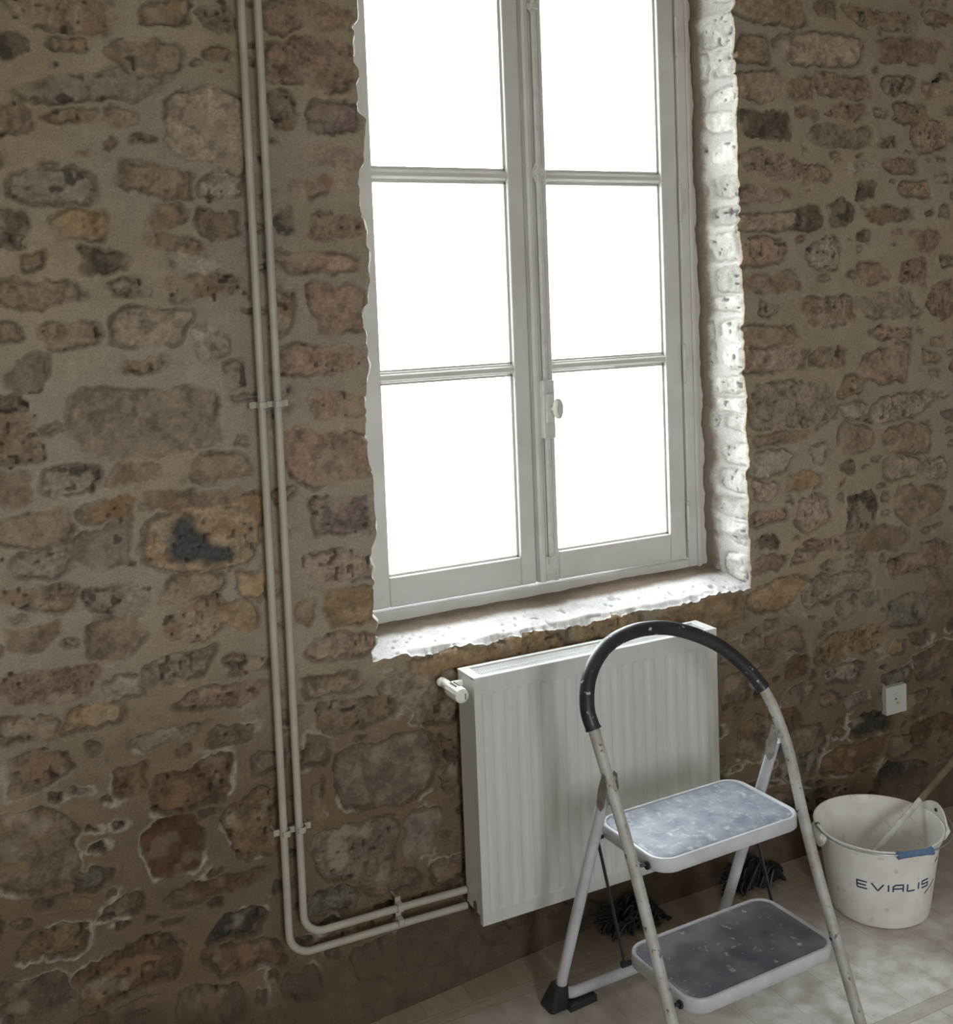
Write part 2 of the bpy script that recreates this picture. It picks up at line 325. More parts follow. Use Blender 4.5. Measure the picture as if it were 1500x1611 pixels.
# keep the arrises of the opening close to the wall plane
# colour
C = np.empty((H, W_, 3), np.float32)
mv = 1+(n4-.5)*.22+(n2-.5)*.20+(n3-.5)*.07
mc = MORTAR[None, None, :]*mv[..., None]
hv = (fbm(X, Z, .22, 471, 3)-.5)[..., None]; n6 = vnoise(X, Z, .0052, 475)
mc = mc*(1+hv*np.array((.10, -.02, -.30), np.float32))*(1+(n6-.5)*.14+(n1-.5)*.25)[..., None]
mc *= (1-(raw*.58)[..., None]*np.array((.90, 1.0, 1.10), np.float32)) # darker, browner mortar low down
lm = sstep(.55, .70, vnoise(X, Z, .06, 481))*raw*np.exp(-((D+.0035)/.0026)**2)*(.25+.75*n5)
mc = mc*(1-lm[..., None]) + np.array((.36, .33, .275), np.float32)*lm[..., None]
sc = tint[idc]*((0.97+.46*r1[idc])*(1-.45*raw))[..., None]
sv = (.50+.96*n1+(n3-.5)*.30+(n6-.5)*.42*(.4+r2[idc]))[..., None]; sc = sc*sv
pale = (sstep(.55, .75, fbm(X, Z, .05, 501, 3))*(.25+.4*r2[idc]))[..., None]
sc = sc*(1-pale) + (MORTAR*1.05)*pale
drk = (sstep(.60, .74, fbm(X, Z, .026, 521, 3))*(.35+.5*((typ == ord('d')) | (typ == ord('k')) | (typ == ord('g'))).astype(np.float32)[idc]))[..., None]
sc = sc*(1-drk) + np.array((.055, .046, .035), np.float32)*drk
rus = (sstep(.58, .72, fbm(X, Z, .04, 541, 3))*.55*(np.isin(typ, [ord(c) for c in 'boRqx']).astype(np.float32)[idc]))[..., None]
sc = sc*(1-rus) + np.array((.205, .125, .065), np.float32)*rus
gx = ((typ == ord('x')).astype(np.float32)[idc]*sstep(.014, .030, D)*sstep(.35, .5, n2))[..., None]
sc = sc*(1-gx)+np.array((.065, .062, .056), np.float32)*(.7+.6*n3)[..., None]*gx
# thin smear of mortar over the stone margins
smear = (sstep(.010, .0, D)*sstep(.42, .62, vnoise(X, Z, .035, 561))*.75)[..., None]
sc = sc*(1-smear)+mc*smear
C = mc*(1-mix[..., None])+sc*mix[..., None]
crevice_shade = (np.exp(-((D-.0010)/.0022)**2)*edge_on*.52*(.4+1.1*n5))[..., None]      # open joints darkened, crevice shade painted into the colour
crevice_shade = np.clip(crevice_shade, 0, .8); C = C*(1-crevice_shade)+np.array((.060, .046, .032), np.float32)*crevice_shade
C *= (1-.55*pit)[..., None]
base = sstep(.17, .09, Z+(n2-.5)*.08)[..., None]
C = C*(1-base) + (np.array((.092, .064, .043), np.float32)*(.7+.6*n1)[..., None])*base
C = np.clip(C, .01, .9)

verts = np.stack([X, -hh, Z], -1).reshape(-1, 3); cols = C.reshape(-1, 3)
I = np.arange(H*W_).reshape(H, W_)
keep = np.ones((H-1, W_-1), bool); keep[kS:, iL:iR] = False
q = np.stack([I[:-1, :-1], I[:-1, 1:], I[1:, 1:], I[1:, :-1]], -1)[keep]
V = [verts]; CC = [cols]; Q = [q]; nv = len(verts)

def sheet(P, Cc):
    """append a structured grid P (r, c, 3)"""
    global nv
    r, c = P.shape[:2]; J = np.arange(r*c).reshape(r, c)+nv
    V.append(P.reshape(-1, 3)); CC.append(Cc.reshape(-1, 3))
    Q.append(np.stack([J[:-1, :-1], J[:-1, 1:], J[1:, 1:], J[1:, :-1]], -1).reshape(-1, 4)); nv += r*c

FRAME_Y = .165
def reveal(icol, sgn, splay, seed):
    """jamb of the opening: from the arris back to the window frame; sgn=+1 for the right jamb (faces -x)"""
    ks = np.arange(kS, H); nD = 72
    y = np.linspace(0, .212, nD); yy, zz = np.meshgrid(y, zs[ks])
    ax = X[ks, icol]; ay = -hh[ks, icol]; az = Z[ks, icol]
    dd = np.full(yy.shape, -1.0); ii = np.zeros(yy.shape, int); rg = random.Random(seed); z = .82; k = 0
    w1 = (fbm(yy, zz, .04, seed+1, 3)-.5)*.020; w2 = (fbm(yy, zz, .04, seed+2, 3)-.5)*.016
    par = []
    while z < ZTOP+.1:
        hgt = rg.uniform(.035, .085); dep = rg.uniform(.085, .150); n = 4.0; tl = rg.uniform(-.12, .12)
        u = (yy+w1+.01)/(dep); v = (zz+w2-z-hgt/2-tl*yy)/(hgt/2)
        d_ = (1-(np.abs(u)**n+np.abs(v)**n)**(1/n))*hgt/2
        m = d_ > dd; dd[m] = d_[m]; ii[m] = k; par.append((rg.random(), rg.random())); k += 1
        if dep < .12 and rg.random() < .6:
            u = (yy+w1-dep-.028)/(.020); d_ = (1-(np.abs(u)**n+np.abs(v)**n)**(1/n))*.018
            m = d_ > dd; dd[m] = d_[m]; ii[m] = k; par.append((rg.random()*.5, rg.random())); k += 1
        z += hgt+rg.uniform(.008, .028)
    p1 = np.array([p[0] for p in par])[ii]; p2 = np.array([p[1] for p in par])[ii]
    nn = fbm(yy, zz, .030, seed+5, 4, .6); fine = vnoise(yy, zz, .009, seed+8); big = fbm(yy, zz, .2, seed+9, 2)
    hgt_ = (big-.5)*.012 + np.where(dd > 0, (1-np.exp(-np.clip(dd, 0, 1)/.01))*(.002+.005*p1)+(nn-.5)*.009+(fine-.5)*.003, 0)
    hgt_ -= .0065*np.exp(-((dd-.0005)/.0030)**2)*sstep(.35, .5, vnoise(yy, zz, .06, seed+11))
    pt = sstep(.80, .90, vnoise(yy, zz, .011, seed+12))*(dd > .003)*(p2 > .3); hgt_ -= pt*.006
    back = sstep(.110, .135, yy+(nn-.5)*.03); hgt_ *= 1-back
    hgt_ += .004*back
    ramp = sstep(0, .02, yy)
    xx = ax[:, None] - sgn*(splay*yy/.2) - sgn*hgt_*ramp
    P = np.stack([xx, ay[:, None]*(1-ramp)+yy, np.broadcast_to(az[:, None], yy.shape)], -1)
    mt = np.array((.53, .51, .485))*(1+(big-.5)*.2+(fine-.5)*.08)[..., None]
    st = (np.array((.55, .53, .495))*(.75+.4*p1)[..., None])*(.62+.76*nn)[..., None]
    st = st*(1-.6*pt[..., None])
    m = sstep(-.0005, .0025, dd)[..., None]
    Cc = mt*(1-m)+st*m
    js = (np.exp(-((dd-.0008)/.0022)**2)*sstep(.35, .5, vnoise(yy, zz, .06, seed+11))*.3)[..., None]; Cc = Cc*(1-js)+np.array((.16, .13, .10))*js
    bk = np.array((.20, .155, .12))*(1+(nn-.5)*.3)[..., None]  # smooth plaster strip by the frame, its shade painted in as brown
    Cc = Cc*(1-back[..., None])+bk*back[..., None]
    tr = (1-sstep(0, .012, yy))[..., None]
    Cc = Cc*(1-tr)+(C[ks, icol][:, None, :]*1.5)*tr
    sheet(P if sgn > 0 else P[:, ::-1], Cc if sgn > 0 else Cc[:, ::-1])
reveal(iR, +1, .028, 600)
reveal(iL, -1, .022, 700)

me = bpy.data.meshes.new('wall_front')
Vn = np.concatenate(V).astype(np.float32); Qn = np.concatenate(Q).astype(np.int32); Cn = np.concatenate(CC).astype(np.float32)
used = np.zeros(len(Vn), bool); used[Qn.ravel()] = True
remap = np.cumsum(used)-1; Vn = Vn[used]; Cn = Cn[used]; Qn = remap[Qn].astype(np.int32)

def np_mesh(me, Vn, Qn, Cn=None):
    me.vertices.add(len(Vn)); me.vertices.foreach_set('co', Vn.ravel())
    me.loops.add(len(Qn)*4); me.loops.foreach_set('vertex_index', Qn.ravel())
    me.polygons.add(len(Qn)); me.polygons.foreach_set('loop_start', np.arange(0, len(Qn)*4, 4, dtype=np.int32))
    try: me.polygons.foreach_set('loop_total', np.full(len(Qn), 4, np.int32))
    except Exception: pass
    me.polygons.foreach_set('use_smooth', np.ones(len(Qn), bool))
    me.update(calc_edges=True)
    if Cn is not None:
        at = me.color_attributes.new('Col', 'FLOAT_COLOR', 'POINT')
        at.data.foreach_set('color', np.concatenate([Cn, np.ones((len(Cn), 1), np.float32)], 1).astype(np.float32).ravel())

# plain masonry beyond the finely modelled stretch, same wall
ext = []
def slab(x0, x1, z0, z1):
    b = len(Vn_ext)
    Vn_ext.extend([(x0, 0, z0), (x1, 0, z0), (x1, 0, z1), (x0, 0, z1)]); ext.append((b, b+1, b+2, b+3))
Vn_ext = []
XL, XR, ZC = -1.7, 4.6, 2.95
slab(XL, X0W, 0, ZC); slab(X1W, XR, 0, ZC); slab(X0W, X1W, ZTOP, ZC)
b = len(Vn_ext)   # soffit over the window
Vn_ext.extend([(.90, 0, ZTOP), (2.04, 0, ZTOP), (2.04, .35, ZTOP), (.90, .35, ZTOP)]); ext.append((b, b+1, b+2, b+3))
n0 = len(Vn)
Vn = np.concatenate([Vn, np.array(Vn_ext, np.float32)]); Qn = np.concatenate([Qn, np.array(ext, np.int32)+n0])
Cn = np.concatenate([Cn, np.tile(MORTAR*.9, (len(Vn_ext), 1)).astype(np.float32)])
np_mesh(me, Vn, Qn, Cn)

def attr_mat(name, rough=.92, bump=.5, bd=.0015, bs=240.0):
    m = mat(name, (.3, .25, .2), rough, 0, .25); n = m.node_tree; L = n.links; b = n.nodes['Principled BSDF']
    a = n.nodes.new('ShaderNodeAttribute'); a.attribute_name = 'Col'
    g = n.nodes.new('ShaderNodeNewGeometry')
    q = n.nodes.new('ShaderNodeTexNoise'); q.inputs['Scale'].default_value = bs; q.inputs['Detail'].default_value = 3
    L.new(g.outputs['Position'], q.inputs['Vector'])
    r = n.nodes.new('ShaderNodeMapRange'); r.inputs['From Min'].default_value = .3; r.inputs['From Max'].default_value = .7
    r.inputs['To Min'].default_value = .86; r.inputs['To Max'].default_value = 1.14
    L.new(q.outputs[0], r.inputs['Value'])
    mx = n.nodes.new('ShaderNodeVectorMath'); mx.operation = 'SCALE'
    L.new(a.outputs['Color'], mx.inputs[0]); L.new(r.outputs['Result'], mx.inputs['Scale']); L.new(mx.outputs[0], b.inputs['Base Color'])
    bp = n.nodes.new('ShaderNodeBump'); bp.inputs['Strength'].default_value = bump; bp.inputs['Distance'].default_value = bd
    L.new(q.outputs[0], bp.inputs['Height']); L.new(bp.outputs[0], b.inputs['Normal'])
    return m
M_WALL = attr_mat('rubble_stone_masonry')
me.materials.append(M_WALL)
wall = bpy.data.objects.new('wall_front', me); COL.objects.link(wall)
tag(wall, kind='structure', label='rubble stone wall in flush mortar around the window')

# the sloping rendered sill inside the opening
si = np.arange(iL-8, iR+9); nD = 56
yv = np.linspace(0, .215, nD); yy, xx = np.meshgrid(yv, xs[si])
ex = X[kS, si]; ey = -hh[kS, si]; ez = Z[kS, si]
nn = fbm(xx, yy, .035, 801, 4, .55); bb = fbm(xx, yy, .16, 811, 2); ff = vnoise(xx, yy, .010, 821)
ramp = sstep(0, .018, yy)
pitS = sstep(.82, .92, vnoise(xx, yy, .014, 831))*sstep(.12, .05, yy)
lip = .006*np.exp(-((yy-.012)/.014)**2)*(vnoise(xx, yy, .03, 841)-.3)
zz = (ez[:, None]*(1-ramp) + ramp*(.803+.008*(xx-.9)/1.13)) + .040*(yy/.165)*ramp + ((nn-.5)*.006+(bb-.5)*.007+lip-pitS*.005)*ramp*sstep(.20, .14, yy)
P = np.stack([np.broadcast_to(ex[:, None], yy.shape), ey[:, None]*(1-ramp)+yy, zz], -1)
Cs = np.array((.68, .665, .65))*(.80+.35*nn+.14*(bb-.5)+.1*(ff-.5))[..., None]*(1-.5*pitS[..., None])
bk = sstep(.085, .115, yy+(nn-.5)*.03)[..., None]; Cs = Cs*(1-bk)+np.array((.19, .145, .11))*(.85+.3*nn)[..., None]*bk
r_, c_ = yy.shape; J = np.arange(r_*c_).reshape(r_, c_)
ms = bpy.data.meshes.new('trim_1')
np_mesh(ms, P.reshape(-1, 3).astype(np.float32), np.stack([J[:-1, :-1], J[1:, :-1], J[1:, 1:], J[:-1, 1:]], -1).reshape(-1, 4).astype(np.int32), Cs.reshape(-1, 3).astype(np.float32))
ms.materials.append(attr_mat('sill_render', .85, .4))
sill = bpy.data.objects.new('trim_1', ms); COL.objects.link(sill); tag(sill, kind='structure', label='rough pale sloping window sill')

# ------------------------------------------------------------------ rest of the room shell
M_PLASTER = noise_mat('old_white_plaster', (.72, .69, .64), (.62, .58, .52), 3, .85, bump=.2, bscale=40)
M_CEIL = noise_mat('ceiling_plaster', (.80, .78, .74), (.74, .71, .66), 2, .9)

def plain(name, quads, m):
    bm = bmesh.new()
    for qd in quads: bm.faces.new([bm.verts.new(p) for p in qd])
    me = bpy.data.meshes.new(name); bm.to_mesh(me); bm.free(); me.materials.append(m)
    o = bpy.data.objects.new(name, me); COL.objects.link(o); tag(o, kind='structure'); return o
plain('wall_left', [[(XL, YB, 0), (XL, .0, 0), (XL, .0, ZC), (XL, YB, ZC)]], M_PLASTER)
plain('wall_right', [[(XR, .0, 0), (XR, YB, 0), (XR, YB, ZC), (XR, .0, ZC)]], M_PLASTER)
plain('ceiling', [[(XL, YB, ZC), (XL, 0, ZC), (XR, 0, ZC), (XR, YB, ZC)]], M_CEIL)
bq = []; edges = [XL]+[v for ab in REAR for v in ab]+[XR]
for i in range(0, len(edges), 2): bq.append([(edges[i], YB, 0), (edges[i+1], YB, 0), (edges[i+1], YB, ZC), (edges[i], YB, ZC)])
for a, b in REAR:
    bq.append([(a, YB, 0), (b, YB, 0), (b, YB, RZ0), (a, YB, RZ0)]); bq.append([(a, YB, RZ1), (b, YB, RZ1), (b, YB, ZC), (a, YB, ZC)])
plain('wall_back', bq, M_PLASTER)

# outer masonry reveal beyond the frame, added deep to cut oblique daylight
M_OUT = noise_mat('added_outer_stone', (.52, .52, .50), (.46, .46, .44), 6, .9)
ox0, ox1, oz0, oz1, oy0, oy1 = .945, 1.965, .835, 2.60, .236, .55
plain('wall_outer_added', [[(ox0, oy0, oz0), (ox0, oy1, oz0), (ox0, oy1, oz1), (ox0, oy0, oz1)], [(ox1, oy0, oz0), (ox1, oy0, oz1), (ox1, oy1, oz1), (ox1, oy1, oz0)],
      [(ox0, oy0, oz1), (ox0, oy1, oz1), (ox1, oy1, oz1), (ox1, oy0, oz1)], [(ox0, oy0, oz0), (ox1, oy0, oz0), (ox1, oy1, oz0-.02), (ox0, oy1, oz0-.02)],
      [(XL, oy1, 0), (ox0, oy1, 0), (ox0, oy1, ZC), (XL, oy1, ZC)], [(ox1, oy1, 0), (XR, oy1, 0), (XR, oy1, ZC), (ox1, oy1, ZC)],
      [(ox0, oy1, 0), (ox1, oy1, 0), (ox1, oy1, oz0-.02), (ox0, oy1, oz0-.02)], [(ox0, oy1, oz1), (ox1, oy1, oz1), (ox1, oy1, ZC), (ox0, oy1, ZC)],
      [(XL, 0, ZC), (XL, oy1, ZC), (XR, oy1, ZC), (XR, 0, ZC)], [(XL, 0, 0), (XL, 0, ZC), (XL, oy1, ZC), (XL, oy1, 0)], [(XR, 0, 0), (XR, oy1, 0), (XR, oy1, ZC), (XR, 0, ZC)]], M_OUT)

# floor: dusty panels of parallel boards between cross strips
def floor_mat():
    m = mat('dusty_boarded_floor', (.4, .35, .3), .62, 0, .35); n = m.node_tree; L = n.links; b = n.nodes['Principled BSDF']
    g = n.nodes.new('ShaderNodeNewGeometry'); sp = n.nodes.new('ShaderNodeSeparateXYZ'); L.new(g.outputs['Position'], sp.inputs[0])
    def math_(op, a, b_=None, c=None):
        q = n.nodes.new('ShaderNodeMath'); q.operation = op
        for i, v in enumerate((a, b_, c)):
            if v is None: continue
            if isinstance(v, (int, float)): q.inputs[i].default_value = v
            else: L.new(v, q.inputs[i])
        return q.outputs[0]
    def noise(sc, det=5, vec=None, w=0):
        q = n.nodes.new('ShaderNodeTexNoise'); q.noise_dimensions = '4D'; q.inputs['W'].default_value = w
        q.inputs['Scale'].default_value = sc; q.inputs['Detail'].default_value = det; L.new(vec or g.outputs['Position'], q.inputs['Vector']); return q.outputs[0]
    def ramp(v, a, c, lo=0.0, hi=1.0):
        r = n.nodes.new('ShaderNodeMapRange'); r.inputs['From Min'].default_value = a; r.inputs['From Max'].default_value = c
        r.inputs['To Min'].default_value = lo; r.inputs['To Max'].default_value = hi; L.new(v, r.inputs['Value']); return r.outputs['Result']
    def mixc(f, c1, c2):
        q = n.nodes.new('ShaderNodeMix'); q.data_type = 'RGBA'; L.new(f, q.inputs[0])
        for i, v in ((6, c1), (7, c2)):
            if isinstance(v, tuple): q.inputs[i].default_value = (*v, 1)
            else: L.new(v, q.inputs[i])
        return q.outputs[2]
    yb = math_('ADD', sp.outputs['Y'], 10.0-.0)            # strips parallel to the wall every .52 m
    fy = math_('MODULO', math_('ADD', yb, .598+.52*0-.02), .52)
    row = math_('FLOOR', math_('DIVIDE', math_('ADD', yb, .598-.02), .52))
    strip = math_('LESS_THAN', fy, .040)
    sj = math_('MAXIMUM', math_('LESS_THAN', fy, .003), math_('LESS_THAN', math_('ABSOLUTE', math_('SUBTRACT', fy, .040)), .0015))
    xo = math_('ADD', math_('ADD', sp.outputs['X'], 10.0), math_('MULTIPLY', row, .037))
    bi = math_('FLOOR', math_('DIVIDE', xo, .118)); fx = math_('MODULO', xo, .118)
    jx = math_('LESS_THAN', fx, .0022)
    wn = n.nodes.new('ShaderNodeTexWhiteNoise'); wn.noise_dimensions = '2D'
    cb = n.nodes.new('ShaderNodeCombineXYZ'); L.new(bi, cb.inputs[0]); L.new(row, cb.inputs[1]); L.new(cb.outputs[0], wn.inputs['Vector'])
    mp_ = n.nodes.new('ShaderNodeMapping'); mp_.inputs['Scale'].default_value = (22, 2.2, 1); L.new(g.outputs['Position'], mp_.inputs[0])
    mp2 = n.nodes.new('ShaderNodeMapping'); mp2.inputs['Scale'].default_value = (2.2, 30, 1); L.new(g.outputs['Position'], mp2.inputs[0])
    grain = noise(3.0, 8, mp_.outputs[0]); grain2 = noise(3.0, 8, mp2.outputs[0], 3)
    wood = mixc(ramp(grain, .3, .7), (.27, .205, .145), (.38, .31, .24))
    wood = mixc(ramp(wn.outputs['Value'], 0, 1, 0, .45), wood, (.23, .175, .125))
    sw = mixc(ramp(grain2, .3, .7), (.26, .20, .145), (.36, .30, .235))
    base = mixc(strip, wood, sw)
    dust = ramp(noise(2.3, 7, None, 5), .33, .56, .25, .95)
    dust2 = ramp(noise(17, 8, None, 9), .36, .60, .0, 1)
    far = ramp(sp.outputs['Y'], -.12, -.50, 0, 1)            # plaster dust thinned toward the wall to paint in the window light's falloff
    dd = math_('MULTIPLY', math_('MULTIPLY', dust, ramp(dust2, 0, 1, .50, 1)), far)
    dd = math_('MULTIPLY', dd, math_('SUBTRACT', 1.0, math_('MULTIPLY', strip, .45)))
    base = mixc(dd, base, (.86, .845, .82))
    base = mixc(math_('MULTIPLY', ramp(noise(75, 3, None, 14), .66, .74, 0, .6), 1.0), base, (.66, .64, .60))
    base = mixc(math_('MULTIPLY', ramp(noise(48, 3, None, 19), .66, .74, 0, .5), 1.0), base, (.20, .16, .12))
    jj = math_('MULTIPLY', math_('MAXIMUM', math_('MULTIPLY', jx, math_('SUBTRACT', 1.0, strip)), sj), ramp(noise(5, 3, None, 22), .35, .6, .0, .38))
    base = mixc(jj, base, (.12, .09, .065))
    L.new(base, b.inputs['Base Color'])
    bp = n.nodes.new('ShaderNodeBump'); bp.inputs['Strength'].default_value = .35; bp.inputs['Distance'].default_value = .002
    L.new(math_('SUBTRACT', math_('MULTIPLY', dust2, .3), jj), bp.inputs['Height']); L.new(bp.outputs[0], b.inputs['Normal'])
    return m
fl = plain('floor', [[(XL, YB, 0), (XR, YB, 0), (XR, .02, 0), (XL, .02, 0)]], floor_mat())

# ------------------------------------------------------------------ the window
M_PAINT = noise_mat('white_window_paint', (.58, .56, .53), (.52, .495, .46), 7, .42, bump=.12, bscale=30, c3=(.50, .46, .41), s3=60, lo3=.70, hi3=.78)
M_PAINT2 = noise_mat('thick_painted_ironwork', (.56, .54, .51), (.48, .455, .42), 40, .45, bump=.3, bscale=120)
def glass_mat():
    m = bpy.data.materials.new('window_glass'); m.use_nodes = True; n = m.node_tree; n.nodes.clear()
    o = n.nodes.new('ShaderNodeOutputMaterial'); t = n.nodes.new('ShaderNodeBsdfTransparent'); g = n.nodes.new('ShaderNodeBsdfGlossy')
    t.inputs[0].default_value = (.93, .95, .94, 1); g.inputs['Roughness'].default_value = .02
    mx = n.nodes.new('ShaderNodeMixShader'); mx.inputs[0].default_value = .05
    n.links.new(t.outputs[0], mx.inputs[1]); n.links.new(g.outputs[0], mx.inputs[2]); n.links.new(mx.outputs[0], o.inputs[0]); return m
M_GLASS = glass_mat()
win = empty('window_1', (1.455, .19, .84), 'tall white two-leaf casement window in the stone wall', 'window', kind='structure')
ZB, ZT = .872, 2.565
ROWS = [(.951, 1.443), (1.470, 1.950), (1.979, 2.500)]
bm = bmesh.new()
box(bm, .915, .965, .162, .235, .80, 2.62); box(bm, 1.945, 2.03, .162, .235, .80, 2.62)
box(bm, .965, 1.945, .162, .235, .80, ZB-.002); box(bm, .965, 1.945, .162, .235, ZT+.002, 2.62)
obj('window_frame', bm, M_PAINT, win, bevel=.003)
bm = bmesh.new()      # narrow bead round the right jamb where frame meets plaster
box(bm, 1.974, 1.986, .156, .164, .846, 2.6); obj('frame_bead', bm, M_PAINT, win, bevel=.002)

def casement(xa, xb, g0, g1):
    """leaf from xa to xb, panes between g0 and g1"""
    F, B, G = .170, .215, .198
    bm = bmesh.new()
    box(bm, xa, g0, F, B, ZB+.003, ZT-.002); box(bm, g1, xb, F, B, ZB+.003, ZT-.002)
    box(bm, g0, g1, F, B, ZB+.003, ROWS[0][0]); box(bm, g0, g1, F, B, ROWS[2][1], ZT-.002)
    fr = obj('casement', bm, M_PAINT, win, bevel=.0035)
    # moulded step inside each light
    bm = bmesh.new()
    for z0, z1 in ROWS:
        box(bm, g0, g0+.006, .184, .197, z0, z1); box(bm, g1-.006, g1, .184, .197, z0, z1)
        box(bm, g0, g1, .184, .197, z0, z0+.006); box(bm, g0, g1, .184, .197, z1-.006, z1)
    obj('glazing_bead', bm, M_PAINT, fr, bevel=.001)
    for zb0, zb1 in ((ROWS[0][1], ROWS[1][0]), (ROWS[1][1], ROWS[2][0])):
        bm = bmesh.new(); zc = (zb0+zb1)/2
        pr = [(.174, zc-.005), (.174, zc+.005), (.184, zb1-.001), (.208, zb1-.001), (.208, zb0+.001), (.184, zb0+.001)]
        prism(bm, [(g0, y, z) for y, z in pr], (g1-g0, 0, 0))
        obj('glazing_bar', bm, M_PAINT, fr, bevel=.0015)
    for z0, z1 in ROWS:
        bm = bmesh.new(); box(bm, g0-.004, g1+.004, G, G+.003, z0-.004, z1+.004)
        obj('glass_pane', bm, M_GLASS, fr, smooth=False)
    return fr
casement(.967, 1.4415, 1.016, 1.396)
rc = casement(1.4455, 1.943, 1.514, 1.888)
bm = bmesh.new()       # rounded cover strip on the meeting stile
pr = [(1.447, .171), (1.447, .160), (1.452, .155), (1.462, .155), (1.466, .160), (1.490, .160), (1.494, .156), (1.502, .156), (1.507, .162), (1.507, .171)]
prism(bm, [(x, y, ZB+.006) for x, y in pr], (0, 0, ZT-ZB-.01))
obj('meeting_strip', bm, M_PAINT, rc, bevel=.0012)
# espagnolette bolt
esp = bmesh.new(); tube(esp, [(1.478, .152, .925), (1.478, .152, 2.50)], .0075, 14)
rod = obj('espagnolette_rod', esp, M_PAINT2, win)
for zc, hh_ in ((1.972, .040), (2.40, .02), (1.412, .018)):
    bm = bmesh.new()
    pts = []
    for k in range(24):
        a = 2*PI*k/24; rr = 1+.16*math.cos(4*a)
        pts.append((1.478+.0150*rr*math.cos(a), .158, zc+hh_*rr*math.sin(a)))
    prism(bm, pts, (0, -.008, 0)); box(bm, 1.466, 1.490, .139, .152, zc-.007, zc+.007)
    obj('rod_guide', bm, M_PAINT2, rod, bevel=.002)
bm = bmesh.new(); box(bm, 1.461, 1.496, .134, .158, 1.268, 1.424)
box(bm, 1.466, 1.491, .128, .136, 1.31, 1.39)
lock = obj('lock_case', bm, M_PAINT2, rod, bevel=.004, seg=3)
bm = bmesh.new(); cyl(bm, (1.482, .134, 1.350), (1.484, .104, 1.350), .006, 14)
tube(bm, [(1.484, .104+.004, 1.350), (1.484, .104, 1.350), (1.484, .094, 1.350), (1.484, .088, 1.350)], .0135, 24, flat=2.0, upv=(1, 0, 0), rfun=lambda t: [.75, 1, 1, .7][min(3, int(t*3+.01))])
obj('handle', bm, M_PAINT2, rod)
bm = bmesh.new(); box(bm, 1.462, 1.500, .150, .171, .884, .948); box(bm, 1.468, 1.488, .140, .152, .925, .948)
for sx_, sz_ in ((1.470, .895), (1.492, .899)): cyl(bm, (sx_, .151, sz_), (sx_, .147, sz_), .004, 12)
obj('bolt_keeper', bm, M_PAINT2, rod, bevel=.002)
for zc in (2.36, 1.90, 1.44, .985):
    bm = bmesh.new(); tube(bm, [(1.946, .162, zc-.045), (1.946, .162, zc+.045)], .0055, 12)
    ellipsoid(bm, (1.946, .162, zc+.050), .0055, .0055, .008, 12, 8); ellipsoid(bm, (1.946, .162, zc-.050), .0055, .0055, .008, 12, 8)
    box(bm, 1.944, 1.966, .1595, .163, zc-.035, zc+.035)
    obj('hinge', bm, M_PAINT2, win)

# ------------------------------------------------------------------ heating pipes
M_PIPE = noise_mat('cream_painted_pipe', (.40, .37, .31), (.34, .31, .255), 12, .45, bump=.1, bscale=80, spec=.5)
def pipe(x, zlow, zend, R_, label):
    y = -.040; pts = [(x, y, ZC-.002), (x, y, 2.2), (x, y, 1.4), (x, y, .7)]
    c = (x+R_, zlow+R_)
    for k in range(11):
        a = PI + k/10*PI/2; pts.append((c[0]+R_*math.cos(a), y, c[1]+R_*math.sin(a)))
    pts += [(x+.25, y, zlow+(zend-zlow)*.35), (1.0960, y, zend)]
    bm = bmesh.new(); tube(bm, [Vector(p) for p in pts], .0088, 16)
    o = obj('heating_pipe', bm, M_PIPE); tag(o, label, 'pipe', None); return o
pipe(.6526, .182, .1755, .052, 'outer cream heating pipe, left one of the pair, turning into the lower horizontal run')
pipe(.6883, .2215, .2150, .048, 'inner cream heating pipe, right one of the pair, turning into the upper horizontal run')
def clip(c, vert, label):
    bm = bmesh.new(); x, z = c; l = .043 if not vert else .039
    def bar(a, b, y0, y1, t):
        if vert: box(bm, x-t, x+t, y0, y1, z+a, z+b)
        else: box(bm, x+a, x+b, y0, y1, z-t, z+t)
    bar(-l, l, -.034, -.028, .0068)
    for s in (-.0178, .0178):                       # saddle over each pipe
        P = [(s-.011, -.030), (s-.011, -.044), (s-.0075, -.0515), (s, -.0535), (s+.0075, -.0515), (s+.011, -.044), (s+.011, -.030), (s+.0093, -.030), (s+.0093, -.043), (s+.0065, -.0495), (s, -.0512), (s-.0065, -.0495), (s-.0093, -.043), (s-.0093, -.030)]
        if vert: prism(bm, [(x-.0068, p[1], z+p[0]) for p in P], (.0136, 0, 0))
        else: prism(bm, [(x+p[0], p[1], z-.0068) for p in P], (0, 0, .0136))
    for s in (-l+.006, l-.006):                     # screws into the wall
        if vert: cyl(bm, (x, -.036, z+s), (x, .012, z+s), .0035, 10)
        else: cyl(bm, (x+s, -.036, z), (x+s, .012, z), .0035, 10)
    o = obj('pipe_clip', bm, M_PIPE, bevel=.0006); tag(o, label, 'pipe clip', 'saddle clips of the heating pipes'); return o
clip((.6705, 1.432), False, 'upper double saddle clip, half way up the vertical heating pipes')
clip((.6745, .470), False, 'lower double saddle clip on the vertical heating pipes, just above the bend')
clip((.9205, .2035), True, 'upright double saddle clip on the horizontal pipe run left of the radiator')

# ------------------------------------------------------------------ radiator
M_RAD = noise_mat('white_radiator_enamel', (.58, .575, .55), (.53, .52, .49), 5, .35, spec=.5, stretch=(6, 1, .5))
M_RADD = mat('radiator_inside', (.10, .09, .08), .7)
RX0, RX1, RZB, RZT, RYF = 1.0985, 1.812, .162, .761, -.1236
rad = empty('radiator', (1.455, -.08, .16), 'white ribbed steel panel radiator on the wall below the window', 'radiator')
